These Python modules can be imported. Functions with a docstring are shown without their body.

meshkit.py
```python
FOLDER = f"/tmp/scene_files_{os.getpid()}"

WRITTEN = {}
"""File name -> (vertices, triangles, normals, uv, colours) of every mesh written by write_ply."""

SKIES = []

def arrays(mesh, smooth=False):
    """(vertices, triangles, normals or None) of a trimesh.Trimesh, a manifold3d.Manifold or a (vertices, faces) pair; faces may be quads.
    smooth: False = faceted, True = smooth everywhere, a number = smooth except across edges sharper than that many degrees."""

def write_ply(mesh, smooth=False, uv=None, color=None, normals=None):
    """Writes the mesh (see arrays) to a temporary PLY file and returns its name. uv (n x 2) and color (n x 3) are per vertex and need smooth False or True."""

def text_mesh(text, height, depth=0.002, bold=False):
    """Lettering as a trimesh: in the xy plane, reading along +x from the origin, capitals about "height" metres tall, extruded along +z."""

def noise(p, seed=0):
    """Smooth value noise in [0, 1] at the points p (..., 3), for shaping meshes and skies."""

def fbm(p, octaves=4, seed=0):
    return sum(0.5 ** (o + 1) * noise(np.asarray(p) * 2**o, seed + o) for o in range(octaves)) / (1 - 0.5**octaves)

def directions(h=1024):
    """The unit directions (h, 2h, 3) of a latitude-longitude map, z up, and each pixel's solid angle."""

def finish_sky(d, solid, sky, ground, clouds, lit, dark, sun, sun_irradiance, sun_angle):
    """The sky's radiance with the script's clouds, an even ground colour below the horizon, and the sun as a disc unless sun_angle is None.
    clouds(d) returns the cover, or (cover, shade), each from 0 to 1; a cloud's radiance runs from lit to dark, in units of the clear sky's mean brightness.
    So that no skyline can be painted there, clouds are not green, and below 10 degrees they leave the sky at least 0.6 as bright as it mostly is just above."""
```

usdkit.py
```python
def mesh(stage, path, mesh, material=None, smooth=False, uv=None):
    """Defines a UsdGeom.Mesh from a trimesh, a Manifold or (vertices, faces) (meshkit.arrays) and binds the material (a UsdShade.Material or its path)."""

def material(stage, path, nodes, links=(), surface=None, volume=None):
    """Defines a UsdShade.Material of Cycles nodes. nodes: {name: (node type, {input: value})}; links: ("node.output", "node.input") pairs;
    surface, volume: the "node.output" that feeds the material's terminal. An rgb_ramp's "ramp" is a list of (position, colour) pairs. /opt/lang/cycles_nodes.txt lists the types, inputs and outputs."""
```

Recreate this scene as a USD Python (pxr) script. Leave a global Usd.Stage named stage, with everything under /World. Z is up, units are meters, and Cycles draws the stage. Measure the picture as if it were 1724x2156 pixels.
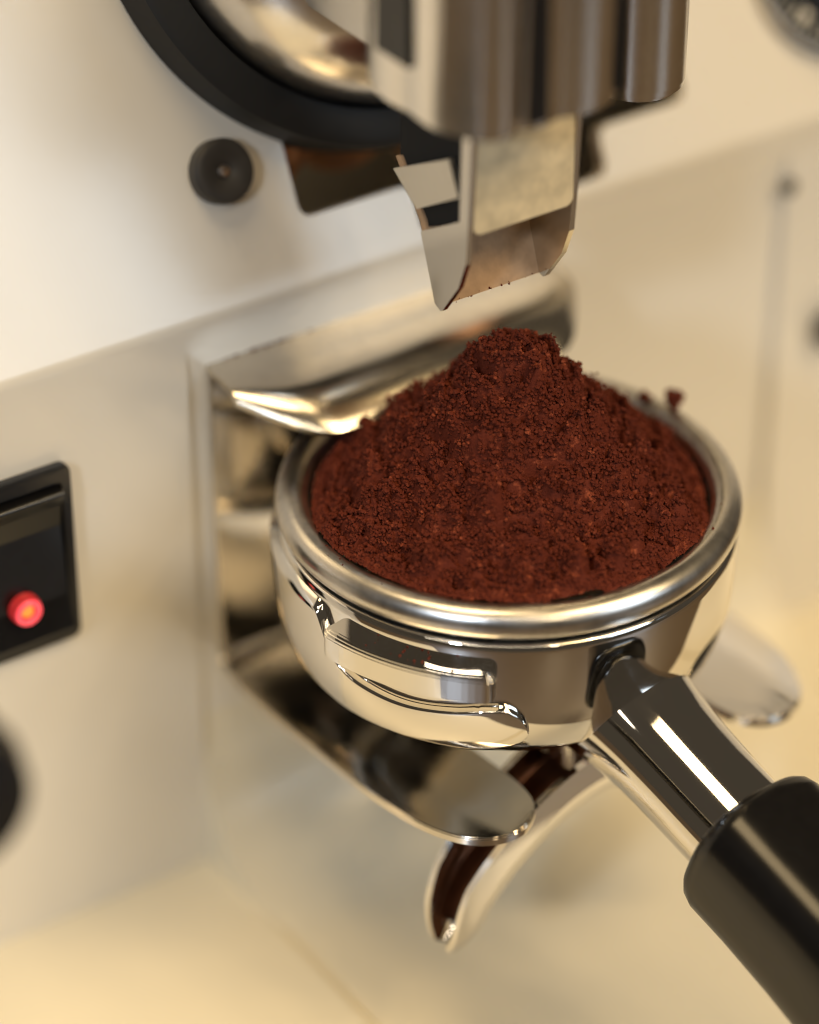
import math, random
import numpy as np, trimesh, manifold3d as m3
import shapely, shapely.geometry as sg
from shapely import affinity
import usdkit, meshkit
from pxr import Usd, UsdGeom, UsdLux, UsdShade, Gf, Sdf

random.seed(5); rng = np.random.default_rng(5)
stage = Usd.Stage.CreateInMemory()
UsdGeom.SetStageUpAxis(stage, 'Z'); UsdGeom.SetStageMetersPerUnit(stage, 1.0)
UsdGeom.Xform.Define(stage, '/World'); UsdGeom.Scope.Define(stage, '/World/Looks')
# World: millimetres in this script (written as metres), x along the machine's front, -y out of it, z up; origin = centre of the filter basket's rim.
MM = 0.001

# ---------------------------------------------------------------- camera
YAW, PITCH = math.radians(34), math.radians(33.7)
RIGHT = np.array([math.cos(YAW), -math.sin(YAW), 0]); FWD = np.array([math.sin(YAW)*math.cos(PITCH), math.cos(YAW)*math.cos(PITCH), -math.sin(PITCH)])
UP = np.cross(RIGHT, FWD)
EYE = np.array([-234.0, -320.3, 258.7])
cam = UsdGeom.Camera.Define(stage, '/World/camera')
cam.AddTransformOp().Set(Gf.Matrix4d(*RIGHT, 0, *UP, 0, *(-FWD), 0, *(EYE*MM), 1))
cam.CreateHorizontalApertureAttr(24.0); cam.CreateVerticalApertureAttr(24.0*1024/819); cam.CreateFocalLengthAttr(24.0*6650/1724)
cam.CreateFStopAttr(3.9); cam.CreateFocusDistanceAttr(0.458); cam.CreateClippingRangeAttr((0.02, 50)); cam.CreateExposureAttr(0.0)

# ---------------------------------------------------------------- light: a warm lamp over the machine, a cool window in front of it, a dim room
def rect_light(name, at, to, w, h, color, power):
    l = UsdLux.RectLight.Define(stage, '/World/' + name)
    at, to = np.array(at, float), np.array(to, float)
    z = at - to; z /= np.linalg.norm(z)
    x = np.cross([0, 0, 1.0] if abs(z[2]) < .95 else [0, 1.0, 0], z); x /= np.linalg.norm(x); y = np.cross(z, x)
    l.AddTransformOp().Set(Gf.Matrix4d(*x, 0, *y, 0, *z, 0, *at, 1))
    l.CreateWidthAttr(w); l.CreateHeightAttr(h); l.CreateColorAttr(Gf.Vec3f(*color)); l.CreateIntensityAttr(power); l.CreateNormalizeAttr(False)
    return l
dome = UsdLux.DomeLight.Define(stage, '/World/room_light')
dome.CreateColorAttr(Gf.Vec3f(1.0, .80, .56)); dome.CreateIntensityAttr(0.02)
rect_light('ceiling_lamp', (-.30, .05, 1.30), (0, 0, 0), .50, .50, (1, .74, .40), 8.5)
for at, size, power in (((.30, -.80, 1.22), .12, 45.0), ((.52, -.93, 1.14), .12, 50.0), ((.80, -1.02, 1.02), .12, 45.0)):
    rect_light(f'split_front_light_{int(at[0]*100):03d}', at, (0, 0, 0), size, size, (1, .75, .42), power)  # one warm front light, split into added lamps for thinner streaks
rect_light('added_soft_light', (.45, -.95, 1.45), (0, 0, 0), 1.1, .7, (1, .74, .385), 6.1)  # added broad light that softens the shadows on the panel
rect_light('added_streak_light', (-.55, -.85, 1.10), (0, 0, 0), .9, .035, (1, .84, .62), 16.0)  # added thin light, unseen, for streaks on the chrome neck
rect_light('short_streak_light', (-1.05, -.55, 1.00), (0, 0, 0), .6, .05, (1, .86, .66), 14.0)  # second added streak light for the neck
rect_light('wall_lamp', (-.25, -1.2, .75), (0, 0, 0), .10, .30, (1, .80, .52), 12.0)
rect_light('window', (.56, -1.30, .64), (-.03, .05, .04), .56, .64, (.76, .90, 1.04), 4.0)
rect_light('far_window', (1.06, -1.30, .42), (.07, .04, .03), .16, .09, (.70, .90, 1.12), .9)
rect_light('side_fill_light', (-1.20, -.72, .74), (.0, .02, .02), .11, .15, (.74, .88, 1.06), 135.0)  # added cool fill, evens the white of the left housing

# ---------------------------------------------------------------- materials
def L(n): return '/World/Looks/' + n
def paint(name, col, rough=.5, coat=.8):
    return usdkit.material(stage, L(name), {
        'tc': ('texture_coordinate', {}), 'n': ('noise_texture', {'scale': 900, 'detail': 2}), 'n2': ('noise_texture', {'scale': 14, 'detail': 3}),
        'r': ('rgb_ramp', {'ramp': [(0.3, tuple(c*.95 for c in col)), (0.7, tuple(min(1, c*1.03) for c in col))]}),
        'b': ('bump', {'strength': .025, 'distance': .0003}), 'p': ('principled_bsdf', {'roughness': rough, 'coat_weight': coat, 'coat_roughness': .24, 'coat_ior': 1.9})},
        [('tc.object', 'n.vector'), ('tc.object', 'n2.vector'), ('n2.fac', 'r.fac'), ('r.color', 'p.base_color'), ('n.fac', 'b.height'), ('b.normal', 'p.normal'), ('b.normal', 'p.coat_normal')], surface='p.BSDF')
def metal(name, col, rough, scale=60, amount=.05, bump=0.0):
    return usdkit.material(stage, L(name), {
        'tc': ('texture_coordinate', {}), 'n': ('noise_texture', {'scale': scale, 'detail': 4}), 'mr': ('map_range', {'from_min': .3, 'from_max': .7, 'to_min': max(0.01, rough-amount), 'to_max': rough+amount}),
        'n3': ('noise_texture', {'scale': 45, 'detail': 1}), 'b': ('bump', {'strength': bump, 'distance': .0004}),
        'p': ('principled_bsdf', {'metallic': 1.0, 'base_color': col})},
        [('tc.object', 'n.vector'), ('n.fac', 'mr.value'), ('mr.result', 'p.roughness'), ('tc.object', 'n3.vector'), ('n3.fac', 'b.height')] + ([('b.normal', 'p.normal')] if bump else []), surface='p.BSDF')
def plain(name, col, rough, **kw):
    return usdkit.material(stage, L(name), {
        'tc': ('texture_coordinate', {}), 'n': ('noise_texture', {'scale': 400, 'detail': 3}),
        'r': ('rgb_ramp', {'ramp': [(0.3, tuple(c*.85 for c in col)), (0.7, tuple(min(1, c*1.12) for c in col))]}),
        'b': ('bump', {'strength': kw.pop('bump', .05), 'distance': .0003}), 'p': ('principled_bsdf', {'roughness': rough, **kw})},
        [('tc.object', 'n.vector'), ('n.fac', 'r.fac'), ('r.color', 'p.base_color'), ('n.fac', 'b.height'), ('b.normal', 'p.normal')], surface='p.BSDF')
M_PAINT = paint('cream_paint', (.74, .69, .60))
M_BASE = paint('base_paint', (.75, .68, .52), .45, .4)
M_CHROME = metal('polished_chrome', (.80, .78, .75), .05, 55, .045, .14)
M_HEAD = metal('head_chrome', (.84, .81, .76), .23, 60, .03)
M_RIM = metal('brushed_steel', (.66, .63, .59), .30, 200, .05)
M_SHEET = metal('steel_sheet', (.72, .68, .62), .10, 70, .04, .05)
M_HOOD = metal('satin_hood', (.72, .67, .59), .19, 70, .04)
M_EDGE = metal('cut_steel_edge', (.62, .56, .50), .32, 500, .1)
M_CHUTE = metal('satin_steel', (.74, .70, .62), .40, 90, .05)
M_PLATE = plain('warm_reflection_plate', (.84, .70, .45), .42, metallic=.3, bump=.03)  # warm reflection put into the yellow base colour of the plate
M_BLACK = plain('black_plastic', (.006, .0055, .0055), .22, specular_ior_level=.45)
M_RUBBER = plain('black_rubber', (.004, .004, .004), .6)
M_GREYPLUG = plain('grey_rubber', (.030, .026, .022), .5)
M_DARK = plain('painted_shade', (.004, .0035, .003), .9)  # near-black colour that stands in for shade
M_COPPER = metal('copper_housing', (.75, .40, .22), .35, 30, .1, .3)
M_STAIN = plain('coffee_stained_metal', (.10, .035, .014), .25, metallic=.7)
M_DUST = plain('coffee_dust', (.44, .28, .16), .8, bump=.6)
M_WHITE = plain('white_print', (.75, .73, .68), .6)
M_COUNTER = plain('dark_counter', (.10, .07, .043), .35)
M_LEDR = usdkit.material(stage, L('red_lamp'), {'e': ('emission', {'color': (1.0, .10, .12), 'strength': 1.0}), 'g': ('principled_bsdf', {'base_color': (.5, .02, .02), 'roughness': .15}), 'a': ('add_closure', {})}, [('e.emission', 'a.closure1'), ('g.BSDF', 'a.closure2')], surface='a.closure')
M_LEDD = usdkit.material(stage, L('dim_red_lamp'), {'e': ('emission', {'color': (1.0, .05, .05), 'strength': .28}), 'g': ('principled_bsdf', {'base_color': (.3, .02, .02), 'roughness': .15}), 'a': ('add_closure', {})}, [('e.emission', 'a.closure1'), ('g.BSDF', 'a.closure2')], surface='a.closure')
M_LEDO = usdkit.material(stage, L('amber_lamp'), {'e': ('emission', {'color': (1.0, .30, .05), 'strength': 1.3})}, [], surface='e.emission')
M_COFFEE = usdkit.material(stage, L('ground_coffee'), {
    'tc': ('texture_coordinate', {}), 'g': ('geometry', {}), 'n': ('noise_texture', {'scale': 620, 'detail': 4, 'roughness': .65}), 'n2': ('noise_texture', {'scale': 2600, 'detail': 3}),
    'r': ('rgb_ramp', {'ramp': [(0.26, (.10, .016, .006)), (0.48, (.76, .19, .08)), (0.72, (.97, .48, .27))]}),
    'mx': ('mix_float', {'fac': .55}), 'b': ('bump', {'strength': .6, 'distance': .0003}), 'p': ('principled_bsdf', {'roughness': .8, 'specular_ior_level': .2})},
    [('tc.object', 'n.vector'), ('tc.object', 'n2.vector'), ('n.fac', 'mx.a'), ('g.random_per_island', 'mx.b'), ('mx.result', 'r.fac'), ('r.color', 'p.base_color'), ('n2.fac', 'b.height'), ('b.normal', 'p.normal')], surface='p.BSDF')

# ---------------------------------------------------------------- helpers
names = {}
def numbered(path):
    n = names.get(path, 0); names[path] = n + 1
    return path if n == 0 else f'{path}_{n:03d}'
def tag(prim, label=None, cat=None, group=None, kind=None):
    for k, v in (('label', label), ('category', cat), ('group', group), ('kind', kind)):
        if v: prim.SetCustomDataByKey(k, v)
def obj(name, mesh, mat, parent='/World', smooth=35, label=None, **kw):
    path = numbered(parent + '/' + name)
    v, f, n = meshkit.arrays(mesh, smooth)
    m = UsdGeom.Mesh.Define(stage, path)
    from pxr import Vt
    m.CreatePointsAttr(Vt.Vec3fArray.FromNumpy((v*MM).astype(np.float32)))
    m.CreateFaceVertexCountsAttr(Vt.IntArray.FromNumpy(np.full(len(f), 3, np.int32)))
    m.CreateFaceVertexIndicesAttr(Vt.IntArray.FromNumpy(f.astype(np.int32).ravel()))
    m.CreateSubdivisionSchemeAttr('none')
    if n is not None:
        m.CreateNormalsAttr(Vt.Vec3fArray.FromNumpy(n.astype(np.float32))); m.SetNormalsInterpolation('vertex')
    UsdShade.MaterialBindingAPI.Apply(m.GetPrim()).Bind(mat)
    tag(m.GetPrim(), label, **kw)
    return path
def thing(name, label, cat):
    p = numbered('/World/' + name); x = UsdGeom.Xform.Define(stage, p); tag(x.GetPrim(), label, cat); return p
def man(mesh):
    return m3.Manifold(m3.Mesh(np.asarray(mesh.vertices, np.float32), np.asarray(mesh.faces, np.uint32)))
def tri(M):
    m = M.to_mesh(); return trimesh.Trimesh(m.vert_properties[:, :3], m.tri_verts)
def polys(g): return [p for p in getattr(g, 'geoms', [g]) if p.area > 1e-6]
def cross(g):
    rings = []
    for p in polys(g): rings += [np.array(p.exterior.coords)[:-1]] + [np.array(r.coords)[:-1] for r in p.interiors]
    return m3.CrossSection(rings, m3.FillRule.EvenOdd)
def extrude(g, h): return m3.Manifold.extrude(cross(g), h)
def frame(M, o, X, Y, Z):
    """Local (x, y, z) to o + xX + yY + zZ."""
    return M.transform(np.column_stack([X, Y, Z, o]).astype(float))
def rounded(g, r): return g.buffer(-r).buffer(2*r).buffer(-r) if r > 0 else g
def bevel_extrude(g, h, r=.5, n=3):
    """Extrusion with rounded edges top and bottom."""
    parts = []
    for i in range(n + 1):
        a = i/n*math.pi/2; inset = r*(1-math.sin(a)); dz = r*(1-math.cos(a))
        parts.append((inset, dz))
    out = None
    for inset, dz in parts:
        q = g.buffer(-inset) if inset > 1e-6 else g
        if q.is_empty: continue
        e = extrude(q, h-2*dz).translate((0, 0, dz)) if h-2*dz > 1e-3 else None
        if e is not None: out = e if out is None else out + e
    return out
def revolve(profile, n=128, closed=True):
    """Lathe about z of an (r, z) polyline."""
    p = np.array(profile, float); a = np.arange(n)*2*np.pi/n
    v = np.stack([p[:, None, 0]*np.cos(a), p[:, None, 0]*np.sin(a), np.broadcast_to(p[:, 1:2], (len(p), n))], -1).reshape(-1, 3)
    k = len(p) if closed else len(p) - 1
    i, j = np.meshgrid(np.arange(k), np.arange(n), indexing='ij'); i2, j2 = (i+1) % len(p), (j+1) % n
    q = np.stack([i*n+j, i*n+j2, i2*n+j2, i2*n+j], -1).reshape(-1, 4)
    m = trimesh.Trimesh(v, np.vstack([q[:, [0, 1, 2]], q[:, [0, 2, 3]]]), process=False); m.merge_vertices(); m.update_faces(m.nondegenerate_faces())
    if m.volume < 0: m.invert()
    return m
def spline(pts, n=40):
    from scipy.interpolate import PchipInterpolator, CubicSpline
    p = np.array(pts, float); d = np.r_[0, np.cumsum(np.linalg.norm(np.diff(p, axis=0), axis=1))]
    return CubicSpline(d, p)(np.linspace(0, d[-1], n))
def ringpath(*pts, r=1.0, n=6):
    """A closed or open polyline with its inner corners rounded by r (through shapely)."""
    return pts
def sweep_sections(sections):
    """Closed mesh through equal-sized rings of points, ends capped."""
    s = np.array(sections, float); k, n = s.shape[:2]; v = s.reshape(-1, 3)
    i, j = np.meshgrid(np.arange(k-1), np.arange(n), indexing='ij'); j2 = (j+1) % n
    q = np.stack([i*n+j, i*n+j2, (i+1)*n+j2, (i+1)*n+j], -1).reshape(-1, 4)
    f = np.vstack([q[:, [0, 1, 2]], q[:, [0, 2, 3]]])
    v = np.vstack([v, s[0].mean(0), s[-1].mean(0)]); a, b = len(v)-2, len(v)-1; jj = np.arange(n)
    f = np.vstack([f, np.c_[np.full(n, a), (jj+1) % n, jj], np.c_[np.full(n, b), (k-1)*n+jj, (k-1)*n+(jj+1) % n]])
    m = trimesh.Trimesh(v, f, process=False)
    if m.volume < 0: m.invert()
    return m

# ---------------------------------------------------------------- setting
COUNTER_Z = -130
obj('countertop', trimesh.creation.box(extents=(1600, 900, 30), transform=trimesh.transformations.translation_matrix((100, -60, COUNTER_Z-15))), M_COUNTER, kind='structure')

# ---------------------------------------------------------------- the machine
MACH = thing('espresso_machine', 'cream white coffee machine with chrome grinder head, red lit switch and gauge', 'coffee machine')
TAU = math.radians(25); SX = np.array([1.0, 0, 0]); SV = np.array([0, math.sin(TAU), math.cos(TAU)]); SN = np.array([0, -math.cos(TAU), math.sin(TAU)])
P0 = np.array([0, 38.0, 19.0])          # the bend between the upright panel and the sloping one
def slope(u, v, off=0): return P0 + SX*u + SV*v + SN*off
XL, XR = -170, 210
top = slope(0, 150)
prof = sg.Polygon([(38, -100), (38, 19), (top[1], top[2]), (top[1]+120, top[2]), (top[1]+120, -100)])
prof = prof.buffer(-5).buffer(5, quad_segs=16)
inner = prof.buffer(-2.5)
def along_x(g, x0, x1):                   # (y, z) outline, extruded along x
    return frame(extrude(g, x1-x0), (x0, 0, 0), np.array([0, 1., 0]), np.array([0, 0, 1.]), np.array([1., 0, 0]))
shell = along_x(prof, XL, XR) - along_x(inner, XL+2.5, XR-2.5)
hole = rounded(sg.Polygon([(-9.4, 10.2), (10.8, 10.2), (10.8, 2.0), (47, 2.0), (47, 9.8), (65, 9.8), (65, 148), (-9.4, 148)]), 2.2)
hole = hole.union(sg.Point(16, 60).buffer(43, 48))
shell -= frame(extrude(hole, 20), slope(0, 0, -10), SX, SV, SN)
# the middle of the front lies a little deeper than its left and right thirds
RX0, RX1, RD = -33, 84.5, 1.2
recess = sg.Polygon([(30, -110), (30, 15), (38, 15), (38+RD, 9), (38+RD, -110)])
shell = shell + along_x(sg.Polygon([(38.2, -100), (38.2, 16), (45, 16), (45, -100)]), RX0-4, RX1+4)
shell -= along_x(recess, RX0, RX1)
shell += along_x(sg.Polygon([(37.6, -100), (37.6, 8), (38.2, 14), (40, 14), (40, -100)]), RX1, XR)
obj('front_shell', tri(shell), M_PAINT, MACH, 30)
# base: side plinths and the sunken middle that curves up into the panel
BZ = -84
for x0, x1 in ((XL, RX0), (RX1, XR)):
    yf = -64
    g = sg.Polygon([(40, COUNTER_Z), (40, BZ), (yf, BZ), (yf, COUNTER_Z)])
    obj('base_plinth', tri(along_x(rounded(g, 1.5), x0, x1)), M_BASE, MACH, 30)
arc = [(38.9-28+28*math.cos(a), BZ-1.4+28-28*math.sin(a)) for a in np.linspace(0, math.pi/2, 24)]
g = sg.Polygon([(38.9+.9, -50)] + arc + [(-64, BZ-1.4), (-64, COUNTER_Z), (52, COUNTER_Z), (52, -50)])
obj('sunken_tray', tri(along_x(g, RX0+.02, RX1-.02)), M_BASE, MACH, 30)
# black plug screw
c = slope(-21.2, 20.8)
plug = revolve([(0, -1), (4.9, -1), (5.0, 2.2), (4.6, 2.8), (4.0, 3.0), (2.0, 2.7), (1.2, 2.1), (0, 2.0)], 48, False)
def onto_slope(mesh, u, v, off=0):
    T = np.eye(4); T[:3, 0], T[:3, 1], T[:3, 2], T[:3, 3] = SX, SV, SN, slope(u, v, off); m = mesh.copy(); m.apply_transform(T); return m
p = obj('plug_screw', onto_slope(plug, -21.2, 20.8), M_GREYPLUG, MACH)
obj('screw_slot', onto_slope(revolve([(0, 2.05), (1.0, 2.15), (.8, 2.5), (0, 2.55)], 24, False), -21.2, 20.8), M_EDGE, p)
# rocker switch on the upright panel
def onto_panel(M, x, z, y=38.0):         # local x, y -> machine x, z ; local z -> outwards
    return frame(M, (x, y, z), SX, np.array([0, 0, 1.]), np.array([0, -1., 0]))
sw = sg.box(-84, -28, -54.6, 3.6)
frame_g = rounded(sw, 1.6)
hollow = rounded(sg.box(-82.6, -25.2, -56.4, 1.0), .8)
fr = bevel_extrude(frame_g, 2.2, .7) - extrude(hollow, 5).translate((0, 0, .8))
S = obj('rocker_switch', tri(onto_panel(fr, 0, 0)), M_BLACK, MACH)
rk = sg.Polygon([(0, 1.0), (4.2, 1.0), (2.2, 4.2), (1.6, 8), (2.6, 20), (4.2, 26), (0, 26)])   # (out, down)
rk = frame(extrude(rounded(rk, .5), 25.4), (-82.2, 38, 1.2), np.array([0, -1., 0]), np.array([0, 0, -1.]), np.array([1., 0, 0]))
obj('rocker', tri(rk), M_BLACK, S)
led = revolve([(0, 0), (2.5, 0), (2.5, 1.2), (2.2, 1.9), (1.6, 2.0), (1.3, 1.4), (0, 1.3)], 40, False)
led2 = revolve([(0, 1.3), (1.0, 1.4), (.9, 1.7), (0, 1.9)], 32, False)
def onto_panel_mesh(m, x, z, y):
    T = np.eye(4); T[:3, 0], T[:3, 1], T[:3, 2], T[:3, 3] = (1, 0, 0), (0, 0, 1), (0, -1, 0), (x, y, z); m = m.copy(); m.apply_transform(T); return m
obj('indicator_lamp', onto_panel_mesh(led, -64.6, -18.4, 35.4), M_LEDD, S)
obj('lamp_ring', onto_panel_mesh(revolve([(1.75 + .5*math.cos(a), 1.85 + .45*math.sin(a)) for a in np.linspace(0, 2*math.pi, 20, endpoint=False)], 48), -64.6, -18.4, 35.4), M_LEDR, S)
obj('lamp_core', onto_panel_mesh(led2, -64.6, -18.4, 35.4), M_LEDO, S)
# round knob that stands out at the far left
K = obj('control_knob', onto_panel_mesh(revolve([(0, 0), (5, 0), (5, 58), (9, 60), (10.5, 63), (10.8, 80), (9.5, 84), (0, 85)], 48, False), -113.8, 19, 38), M_BLACK, MACH)
obj('panel_screw', onto_panel_mesh(revolve([(0, 0), (1.5, 0), (1.4, .6), (0, .7)], 24, False), 84.6, 8.2, 37.5), M_GREYPLUG, MACH)
obj('side_plug', onto_panel_mesh(revolve([(0, 0), (3.6, 0), (3.6, 1.5), (3.0, 2.2), (0, 2.3)], 32, False), 95.5, -22, 36.4), M_GREYPLUG, MACH)
# pressure gauge on the sloping panel
gu, gv = 101.0, 26.4
G = obj('pressure_gauge', onto_slope(revolve([(0, 0), (18.0, 0), (18.1, 1.6), (17.9, 2.2), (17.5, 2.2), (17.3, 1.7), (0, 1.5)], 96, False), gu, gv), M_RIM, MACH)
obj('dial_face', onto_slope(revolve([(0, 1.6), (17.25, 1.6), (17.25, 1.75), (0, 1.9)], 72, False), gu, gv), M_BLACK, G)
for i in range(51):
    a = math.radians(-230 + i*280/50); long_ = i % 5 == 0
    r0, r1, w = (12.8, 16.3, .34) if long_ else (14.4, 16.3, .22)
    t = trimesh.creation.box(extents=(r1-r0, w, .12)); t.apply_translation(((r0+r1)/2, 0, 1.96)); t.apply_transform(trimesh.transformations.rotation_matrix(a, (0, 0, 1)))
    obj('tick_mark', onto_slope(t, gu, gv), M_WHITE, G, False)
a0 = math.radians(-138)
ptr = tri(extrude(sg.Polygon([(12.6, -.9), (12.6, .9), (15.4, 0)]), .14)); ptr.apply_translation((0, 0, 2.05)); ptr.apply_transform(trimesh.transformations.rotation_matrix(a0, (0, 0, 1)))
obj('pointer_mark', onto_slope(ptr, gu, gv), M_WHITE, G, False)

# grinder head: collar, domed cover, block, post
obj('black_collar', onto_slope(revolve([(37, -6), (43.4, -6), (43.6, 1), (43, 6.5), (41.5, 7.5), (37.5, 7.5), (37, 6)], 128), 12.5, 60), M_RUBBER, MACH)
obj('chrome_cover', onto_slope(revolve([(0, 30), (12, 29.5), (22, 27), (30, 22), (34.5, 15), (36.6, 8), (37.2, 4), (37.0, -4), (0, -4)], 128, False), 12.5, 60), M_HEAD, MACH)
cop = revolve(spline([(9, 0), (9.5, 6), (8.2, 9), (9.8, 12), (9.6, 22), (8.6, 24), (9.8, 27), (9.6, 44)], 60).tolist() + [(0, 44), (0, 0)], 64, True)
T = trimesh.transformations.rotation_matrix(math.pi/2, (0, 1, 0)); cop.apply_transform(T); cop.apply_translation((-8, 62, 35))
obj('motor_sleeve', cop, M_COPPER, MACH)
BF = -6.0
def bulge(x0, x1, y, h, n=10):
    return [(x0+(x1-x0)*k/n, y - h*math.sin(math.pi*k/n)) for k in range(n+1)]
def bulge(p, q, h, n=10):
    p, q = np.array(p, float), np.array(q, float); d = q-p; nrm = np.array([d[1], -d[0]])/np.linalg.norm(d)
    return [tuple(p + d*k/n + nrm*h*math.sin(math.pi*k/n)) for k in range(n+1)]
blk = sg.Polygon([(-7, 45), (-7, 21)] + bulge((-13.6, 18), (-14.2, 8), .9) + bulge((-14.2, 7.6), (-11.0, BF+.8), 1.6) + bulge((-10.6, BF+.3), (-4.2, BF), 1.3) + bulge((-4.0, BF), (2.6, BF), 1.0) + bulge((2.8, BF), (12.2, BF), 1.2) + [(12.4, BF+3), (12.2, 45)]).buffer(.8).buffer(-1.1).buffer(.3)
bm = bevel_extrude(blk, 70, 2.2, 5).translate((0, 0, 59.5))
bm = bm.translate((0, 0, -59.5)).scale((.97, .97, .97)).translate((-6.5, -9.7, 67.0))
GB = obj('grinder_block', tri(bm), M_HEAD, MACH)
for x0, x1, y0, y1, z0 in ((-15.1, -14.1, 5.5, 13.5, 68.0), (-3.4, -.6, BF-1.35, BF+.5, 61.5), (11.4, 12.9, BF-.6, BF+2.5, 62.5)):  # added black strips standing in for dark reflections on the block
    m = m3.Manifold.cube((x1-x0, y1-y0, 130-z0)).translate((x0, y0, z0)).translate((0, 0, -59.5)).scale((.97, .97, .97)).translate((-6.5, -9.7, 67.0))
    obj('dark_reflection_strip', tri(m), M_BLACK, GB)
post = bevel_extrude(sg.Point(0, 0).buffer(7.0, 32), 70, 2.0).translate((27.5, 8, 54.5))
obj('chrome_post', tri(post), M_HEAD, MACH)
# coffee chute
CH = 'coffee_chute'
side = sg.Polygon([(9.0, 41.4), (5.3, 31.2), (3.6, 30.6), (2.2, 32.6), (-.6, 36.5), (-2.3, 41), (-2.8, 47.2), (-3.6, 66), (-1.2, 66), (-.7, 47.2)])   # (y, z)
side = side.buffer(-.6).buffer(.6)
def plate_x(g, x0, t): return along_x(g, x0, x0+t)
cl = obj(CH, tri(plate_x(side, -10, .9)), M_SHEET, MACH)
obj('chute_side', tri(plate_x(side, 8.1, .9)), M_SHEET, cl)
back = sg.Polygon([(16.5, 50), (10.3, 42.2), (5.9, 31.0), (4.7, 30.9), (9.0, 42.8), (15.2, 50.6)])
obj('chute_back', tri(plate_x(back, -9.2, 17.4)), M_DUST, cl)
fr = rounded(sg.box(-9.1, 45.5, 8.2, 68), 1.4)
obj('chute_front', tri(frame(bevel_extrude(fr, .9, .25), (0, -2.1, 0), SX, np.array([0, 0, 1.]), np.array([0, -1., 0]))), M_PLATE, cl)
obj('chute_reflection_plate', tri(along_x(sg.Polygon([(9.7, 44.7), (-.6, 51.0), (1.8, 56.0), (15.7, 48.6)]), -10.2, -9.4)), M_CHUTE, cl)  # added grey plate standing in for a reflection in the chute side
obj('chute_shade_block', tri(along_x(sg.Polygon([(9.4, 41.6), (15.9, 50.5), (15.9, 66), (-1.2, 66), (-1.2, 47)]), -8.8, 7.4)), M_DARK, cl)  # added black block, its colour stands in for shade in the chute
# portafilter rest: one bent sheet
FT = 1.5
def rest_map(p):
    """(x, s, t) of the flat sheet: s < 0 runs up the panel, s > 0 out along the fork."""
    x, s, t = p[:, 0], p[:, 1], p[:, 2]
    R, tilt = 3.0, math.radians(95.5); L1 = R*tilt
    a = np.clip(s/R, 0, tilt); out = np.zeros_like(p); out[:, 0] = x
    y0, z0 = 38+RD-.1, -42.6            # on the panel, going down; then bent outwards and a little up
    rr = R - t
    yy = y0 - R + rr*np.cos(a); zz = z0 - rr*np.sin(a)
    zz = np.where(s < 0, z0 - s, zz)
    d = np.maximum(0, s - L1)
    yy = yy - d*math.sin(tilt); zz = zz - d*math.cos(tilt)
    xc = np.where(x < 5.25, -21.5, 32.0)
    zz = zz + np.clip(d/30, 0, 1)*np.clip(np.abs(x-xc)-2.0, 0, 12)**2*.016
    out[:, 1], out[:, 2] = yy, zz
    return out
left = [(-29, -52), (-29, 2), (-31, 12), (-32, 28), (-32, 45), (-31, 58), (-28.5, 66), (-24, 71), (-18.5, 72), (-14.2, 69), (-12.6, 62), (-12.6, 40), (-11, 32), (-6, 26), (2.5, 24)]
lp = spline(left[2:], 70)
mir = [(10.5-x, s) for x, s in lp[::-1]]
shape = sg.Polygon([(-29, -52), (-29, 2)] + lp.tolist() + mir + [(39.5, 2), (36, -4), (34, -7), (34, -52)]).buffer(0)
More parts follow.
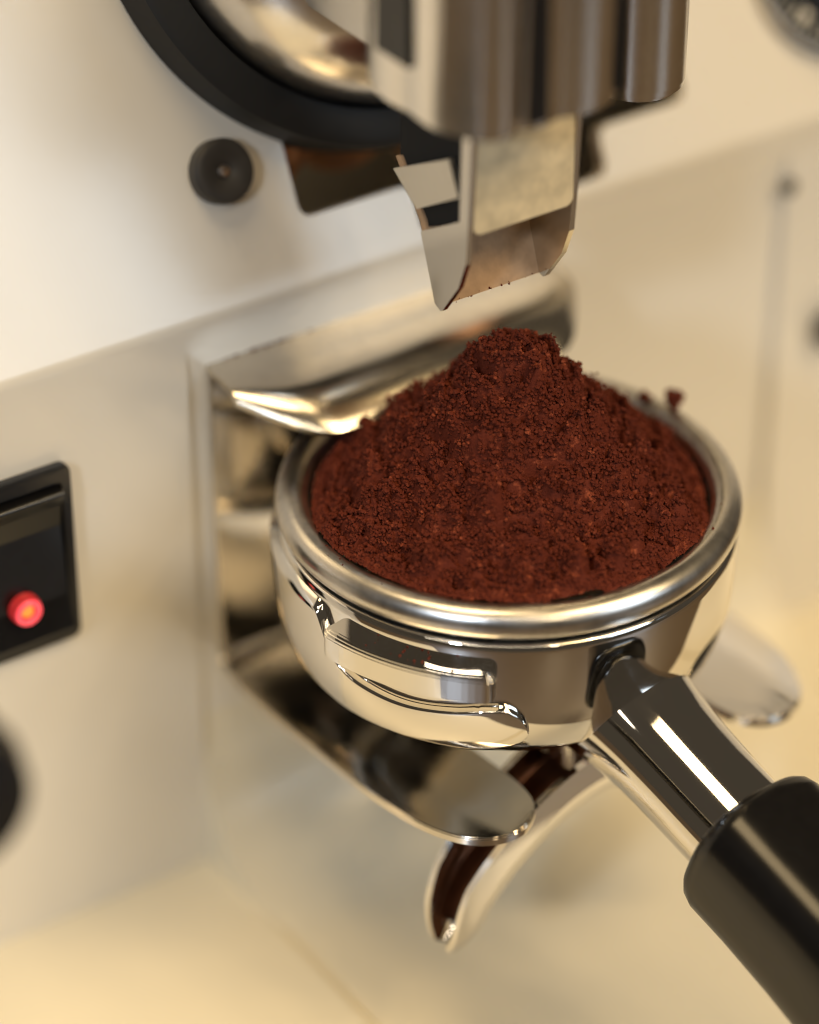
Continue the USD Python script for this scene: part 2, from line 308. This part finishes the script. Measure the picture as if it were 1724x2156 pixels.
def sheet(shape, t, step=1.6):
    m = tri(bevel_extrude(shape, t, .35, 2)); v, f = trimesh.remesh.subdivide_to_size(m.vertices, m.faces, step); m = trimesh.Trimesh(v, f); m.merge_vertices(); return m
m = sheet(shape, FT); v = rest_map(np.array(m.vertices)); m = trimesh.Trimesh(v, m.faces, process=False)
if m.volume < 0: m.invert()
REST = obj('portafilter_rest', m, M_SHEET, MACH, 40, label='polished steel fork that carries the filter holder')
# hood of the rest: folded lip over the back of the basket
nu, secs = 60, []
for i in range(nu):
    t = i/(nu-1); u = -29 + 63*t
    e = min(t, 1-t)*63; w = math.sin(min(1, e/12)*math.pi/2)
    yb = 32.0 - 6.0*w; R = 4.0 + 9.5*w; zb = 9.7
    prof_ = [(38+RD, 10.6), (36.5, 10.3), (yb+1.5, 9.95)]
    for a in np.radians(np.linspace(9, 48, 14)): prof_.append((yb - R*(math.sin(a)-math.sin(.157)), zb - R*(math.cos(.157)-math.cos(a))))
    q = np.array(prof_); d = np.gradient(q, axis=0); nrm = np.c_[d[:, 1], -d[:, 0]]; nrm /= np.linalg.norm(nrm, axis=1, keepdims=True)
    back_ = q - nrm*-1.0*np.sign(-1)
    back_ = q + np.c_[np.full(len(q), .5), np.full(len(q), -1.1)]*np.c_[np.linspace(0, 1, len(q))*2.2, np.ones(len(q))]
    ring = np.vstack([q, back_[::-1]]); secs.append(np.c_[np.full(len(ring), u), ring])
obj('rest_hood', sweep_sections(secs), M_HOOD, REST, 40)

# ---------------------------------------------------------------- portafilter
PF = thing('portafilter', 'chrome portafilter with black handle resting in the steel fork', 'portafilter')
bowl = [(30.5, -6.0), (34.0, -5.4), (34.6, -5.9), (34.7, -8), (34.6, -13), (34.0, -19), (32.9, -23.2), (31.4, -26.2), (29.2, -28.4), (26, -30.0), (20, -31.2), (10, -31.6), (0, -31.7)]
bowl = np.vstack([bowl[:3], spline(bowl[2:], 50)[1:]])
B = obj('bowl', revolve(bowl.tolist() + [(0, -29.5), (24, -27.5), (30.5, -18)], 192), M_CHROME, PF, 50)
th = np.linspace(math.radians(-35), math.radians(265), 40)
rim = [(32.6 + 2.5*math.cos(a), -2.6 + 2.6*math.sin(a)) for a in np.linspace(math.radians(-50), math.radians(170), 30)]
rim += [(29.9, -3.2), (29.4, -6), (29.2, -22), (0, -22), (0, -22.6), (29.8, -22.6), (30.0, -7), (30.2, -5.6), (33.6, -5.0)]
obj('filter_basket', revolve(rim, 192), M_RIM, PF, 50)
def lug(a0, a1):
    A = np.linspace(a0, a1, 30); pts = [(37.6*math.cos(a), 37.6*math.sin(a)) for a in A] + [(33*math.cos(a), 33*math.sin(a)) for a in A[::-1]]
    return tri(bevel_extrude(rounded(sg.Polygon(pts), 1.5), 5.2, 1.1, 4).translate((0, 0, -14.2)))
obj('locking_lug', lug(math.radians(188), math.radians(232)), M_CHROME, PF)
obj('locking_lug', lug(math.radians(8), math.radians(52)), M_CHROME, PF)
# the cast skirt that wraps the left side of the bowl and runs out in a rounded tongue below the lug
from scipy.interpolate import PchipInterpolator, CubicSpline
bp_ = np.array([(34.6, -5.9), (34.7, -8), (34.6, -13), (34.0, -19), (32.9, -23.2), (31.4, -26.2), (29.2, -28.4), (26, -30.0), (20, -31.2)])
bd_ = np.r_[0, np.cumsum(np.linalg.norm(np.diff(bp_, axis=0), axis=1))]; bowl_at = CubicSpline(bd_, bp_)
s_up = PchipInterpolator([132, 150, 170, 182.5, 184.6, 186.5, 190, 197, 209, 222, 229, 233.5, 236.8, 239, 240.2], [3.2, 1.2, 1.0, 1.2, 2.4, 5.4, 8.8, 10.9, 11.7, 10.9, 10.1, 9.9, 10.9, 12.7, 14.9])
s_lo = PchipInterpolator([132, 150, 200, 225, 234, 238, 239.6, 240.2], [17, 19.5, 20.2, 19.9, 18.9, 17.4, 16.1, 15.1])
def skirt(th0, th1, n=120, m=22):
    secs = []
    for t in np.r_[np.linspace(th0, 228, n-40), np.linspace(228, th1, 41)[1:]]:
        q = np.linspace(0, 1, m); ss = s_up(t) + (s_lo(t)-s_up(t))*q
        p = bowl_at(ss); d = bowl_at(ss, 1); nn = np.c_[-d[:, 1], d[:, 0]]; nn /= np.linalg.norm(nn, axis=1, keepdims=True)
        L_ = (s_lo(t)-s_up(t)); e = np.minimum(q, 1-q)*L_
        thick = 1.25*np.sqrt(np.clip(1-(1-np.clip(e/.7, 0, 1))**2, 0.0, 1)) + .02
        out = p + nn*thick[:, None]; inn = p - nn*.6
        ring = np.vstack([out, inn[::-1]]); a = math.radians(t)
        secs.append(np.c_[ring[:, 0]*math.cos(a), ring[:, 0]*math.sin(a), ring[:, 1]])
    return sweep_sections(secs)
obj('cast_skirt', skirt(132, 240.0), M_CHROME, PF, 40)
HYAW = math.radians(5)
HX = np.array([math.cos(HYAW), math.sin(HYAW), 0]); HD = np.array([math.sin(HYAW), -math.cos(HYAW), -.315]); HD /= np.linalg.norm(HD); HU = np.cross(HD, HX); HU *= np.sign(HU[2])
def along(axis_pts):
    """[(distance along the handle, half width, half height, roundness power)] -> mesh"""
    secs = []
    for d, w, h, pw in axis_pts:
        a = np.linspace(0, 2*np.pi, 72, endpoint=False); c, s = np.cos(a), np.sin(a)
        x = w*np.sign(c)*np.abs(c)**(2/pw); y = h*np.sign(s)*np.abs(s)**(2/pw)
        o = np.array([0, 0, -17.3]) + HD*d
        secs.append(o + x[:, None]*HX + y[:, None]*HU)
    return sweep_sections(secs)
neck = [(d, w_, w_*.97, 2) for d, w_ in zip(np.linspace(27, 66, 28), np.interp(np.linspace(27, 66, 28), [27, 31, 33, 35, 37, 39, 42, 46, 66], [10.8, 10.1, 9.75, 9.45, 9.2, 9.05, 8.9, 8.8, 8.7]))]
obj('neck', along(neck), M_CHROME, PF, 50)
hnd = [(55.1, 8.4, 8.4, 2.2), (55.2, 9.8, 9.8, 2.3), (55.6, 10.6, 10.6, 2.6), (56.5, 11.1, 11.1, 2.9), (58.3, 11.4, 11.4, 3.1), (65.3, 11.2, 11.3, 3.2), (75.3, 11.3, 11.5, 3.3), (91.3, 12, 12.3, 3.3), (119.3, 13, 13.4, 3.0), (149.3, 12.5, 12.8, 2.5), (157.3, 9, 9, 2.2), (159.3, 4, 4, 2)]
obj('handle', along(hnd), M_BLACK, PF, 50)
# double spout: a U channel bent down to both sides
def spout_arm(flip):
    path = spline([(1, -37.5), (-7, -39.8), (-15, -45.2), (-22.4, -53), (-26.6, -62.5)], 36)
    tg = np.gradient(path, axis=0); tg /= np.linalg.norm(tg, axis=1, keepdims=True)
    nr = np.c_[tg[:, 1], -tg[:, 0]]                      # towards the open side
    outer, inner_ = [], []
    for k in range(len(path)):
        q = k/(len(path)-1); w = 5.6 - 1.3*q; up = 4.6 - 1.2*q - 2.8*max(0, q-.72)/.28; dn = 6.6 - 1.6*q; tip = math.sqrt(max(.12, 1 - (max(0, q-.84)/.165)**2)); w *= .35 + .65*tip; dn *= .3 + .7*tip
        a = np.linspace(0, math.pi, 15)
        def ring(w, dn, up): 
            return np.vstack([[(w, up)], np.c_[w*np.cos(a), -dn*np.sin(a)], [(-w, up)]])
        o_, i_ = ring(w, dn, up), ring(max(.3, w-1.2), max(.25, dn-1.3), up)
        sec = np.vstack([o_, i_[::-1]])
        x = path[k, 0] + nr[k, 0]*sec[:, 1]; z = path[k, 1] + nr[k, 1]*sec[:, 1]; y = -22 + sec[:, 0]
        if flip: x = 2 - x
        outer.append(np.c_[x, y, z])
        lin = np.vstack([ring(max(.3, w-1.15), max(.25, dn-1.25), 0)[1:-1], (ring(max(.2, w-1.5), max(.15, dn-1.6), 0)[1:-1])[::-1]])
        x = path[k, 0] + nr[k, 0]*lin[:, 1]; z = path[k, 1] + nr[k, 1]*lin[:, 1]; y = -22 + lin[:, 0]
        if flip: x = 2 - x
        inner_.append(np.c_[x, y, z])
    a_ = obj('spout_arm', sweep_sections(outer), M_CHROME, PF, 40)
    obj('stained_channel', sweep_sections(inner_[:-3]), M_STAIN, a_, 40)
spout_arm(False); spout_arm(True)
obj('spout_collar', tri(m3.Manifold.cylinder(8, 6, 7, 48).translate((1, -20, -38))), M_CHROME, PF)

# ---------------------------------------------------------------- ground coffee
def front_of(x, y):                       # 1 where the heap faces the front, 0 at its sides and back
    q = (-.559*x - .829*y)/np.maximum(np.hypot(x, y), 1e-6); q = np.clip((q - .02)/.5, 0, 1)
    return q*q*(3-2*q)
LUMPS = [(-24.6, -12.6, 1.9, 1.6), (-6.6, -27.3, 2.4, 1.7), (-13.2, -14.2, 2.2, 1.5), (13.9, -23.5, 1.8, 1.4), (-0.6, -27.6, 1.4, 1.0)]
def coffee_height(x, y):
    r = np.hypot(x, y); f = front_of(x, y)
    base = np.interp(r, [0, 4.2, 7.2, 10.5, 14.5, 20, 26, 29.4, 31.4], [24.2, 23.5, 20.2, 16.2, 12.0, 6.7, 2.3, .0, -1.2])
    z = base + np.clip((r-17)/12, 0, 1)**1.5*(-2.3*(1-f) + 1.0*f)
    for lx, ly, lr, lh in LUMPS: z = z + 1.9*lh*np.exp(-((x-lx)**2 + (y-ly)**2)/(lr*lr))
    return z
def heap_noise(P):
    return (4.2*(meshkit.fbm(P/8.0, 3, 3)-.5) + 4.6*(meshkit.fbm(P/2.8, 3, 9)-.5) + 6.0*np.clip(meshkit.noise(P/3.4, 77)-.6, 0, 1)
            - 10.0*np.clip(meshkit.noise(P/1.7, 41)-.6, 0, 1))
N = 330; g_ = np.linspace(-31.5, 31.5, N); X, Y = np.meshgrid(g_, g_); Rr = np.hypot(X, Y)
RCT = 29.5 + 1.9*front_of(X, Y)
Z = coffee_height(X, Y)
P = np.stack([X, Y, Z], -1)
fade = np.clip((RCT+.2-Rr)/3.0, 0.15, 1)
Z = Z + fade*heap_noise(P)
idx = -np.ones(X.shape, int); ok = Rr <= RCT; idx[ok] = np.arange(ok.sum())
V = np.stack([X[ok], Y[ok], Z[ok]-.45*fade[ok]], 1)
a, b, c, d = idx[:-1, :-1].ravel(), idx[:-1, 1:].ravel(), idx[1:, 1:].ravel(), idx[1:, :-1].ravel()
F1 = np.stack([a, b, c], 1); F2 = np.stack([a, c, d], 1); F = np.vstack([F1, F2]); F = F[(F >= 0).all(1)]
ico = trimesh.creation.icosphere(1); ico0 = trimesh.creation.icosphere(0)
def grains(C, smin, smax, power=2.0):
    """One irregular 20-sided grain at each point, joined."""
    bv, bf = np.array(ico0.vertices), np.array(ico0.faces); n, k = len(C), len(bv)
    s = smin + (smax-smin)*rng.random(n)**power
    v = bv[None]*(1 + .5*(rng.random((n, k, 1))-.5))*s[:, None, None]*(.7 + .6*rng.random((n, 1, 3)))
    return (v + C[:, None]).reshape(-1, 3), (bf[None] + k*np.arange(n)[:, None, None]).reshape(-1, 3)
def on_heap(n):
    r = 31.3*np.sqrt(rng.random(n)); t = rng.random(n)*2*np.pi; x, y = r*np.cos(t), r*np.sin(t)
    keep = r < 29.4 + 1.85*front_of(x, y); x, y = x[keep], y[keep]
    q = np.stack([x, y, coffee_height(x, y)], -1)
    open_ = meshkit.noise(q/.85, 131)*.55 + meshkit.noise(q/.45, 137)*.45      # small gaps between the crumbs
    k2 = open_ > .46; q = q[k2]; x, y = q[:, 0], q[:, 1]
    f = np.clip((29.5+1.9*front_of(x, y)-np.hypot(x, y))/3.0, .15, 1)
    q[:, 2] += f*heap_noise(q) + f*.55*(open_[k2]-.55)/.2
    return q
HP = on_heap(64000)
g1 = grains(HP, .11, .38)
ct = HP[rng.integers(0, len(HP), 260)]; ct = ct[np.hypot(ct[:, 0], ct[:, 1]) > 5]
CL = np.vstack([c + rng.normal(size=(rng.integers(8, 22), 3))*(.3+.5*rng.random())*[1, 1, .7] for c in ct]); CL = CL[np.hypot(CL[:, 0], CL[:, 1]) < 29.0]
g2 = grains(CL, .14, .40)
pv = np.vstack([V, g1[0], g2[0]]); pf = np.vstack([F, g1[1]+len(V), g2[1]+len(V)+len(g1[0])])
obj('ground_coffee', (pv, pf), M_COFFEE, smooth=False, label='reddish brown heap of ground coffee filling the filter basket', cat='coffee', kind='stuff')
def clump_mesh(at, R, n):
    out = []
    for i in range(n):
        q = rng.normal(size=3); q /= np.linalg.norm(q); q *= R*rng.random()**.4*np.array([.75, .75, 1.15])
        s = R*.30*(.6+.8*rng.random())
        out.append(trimesh.Trimesh(np.array(ico.vertices)*(1+.3*(rng.random((len(ico.vertices), 1))-.5))*s + q + at, ico.faces, process=False))
    return trimesh.util.concatenate(out)
obj('coffee_clump', clump_mesh(np.array([33.0, 2.5, 2.0]), 1.7, 40), M_COFFEE, smooth=False, label='small upright crumb of ground coffee on the right back of the rim', cat='coffee crumb')
obj('coffee_clump', clump_mesh(np.array([30.5, 6.5, .9]), 1.2, 24), M_COFFEE, smooth=False, label='flat low crumb of coffee on the rim beside the upright crumb', cat='coffee crumb')

# loose grains: on the chute's lip, along the seam of the hood, in the gap under the rim, on the fork
sp_ = []
for _ in range(46):
    q = rng.random(); sp_.append((-9 + 17*rng.random(), 4.6 + .9*rng.random(), 30.7 + .5*rng.random()))
for c, w, n in ((.06, .03, 12), (.20, .05, 22), (.33, .02, 10), (.47, .04, 9)):
    for _ in range(n):
        q = c + w*rng.normal(); sp_.append((-28.5 + 40*q, 39.0 - .35*abs(rng.normal()), 10.62))
for _ in range(14):
    a = math.radians(200 + 30*rng.random()); r = 34.8 + 1.9*rng.random(); sp_.append((r*math.cos(a), r*math.sin(a), -8.95))
for _ in range(40):
    a = math.radians(360*rng.random()); r = 32.6 + .5*rng.normal(); sp_.append((r*math.cos(a), r*math.sin(a), .02 - (r-32.6)**2*.2))
for _ in range(24):
    sp_.append((-8 + 16*rng.random(), 5 + 3*rng.random(), 0))
    x, y, _z = sp_[-1]; sp_[-1] = (x, y, 31.0 + (y-5.0)*2.55)
g3 = grains(np.array(sp_), .06, .24)
obj('coffee_specks', g3, M_COFFEE, smooth=False, label='loose brown coffee grains stuck to the chute lip, hood seam and metal rim', cat='coffee grains', kind='stuff')
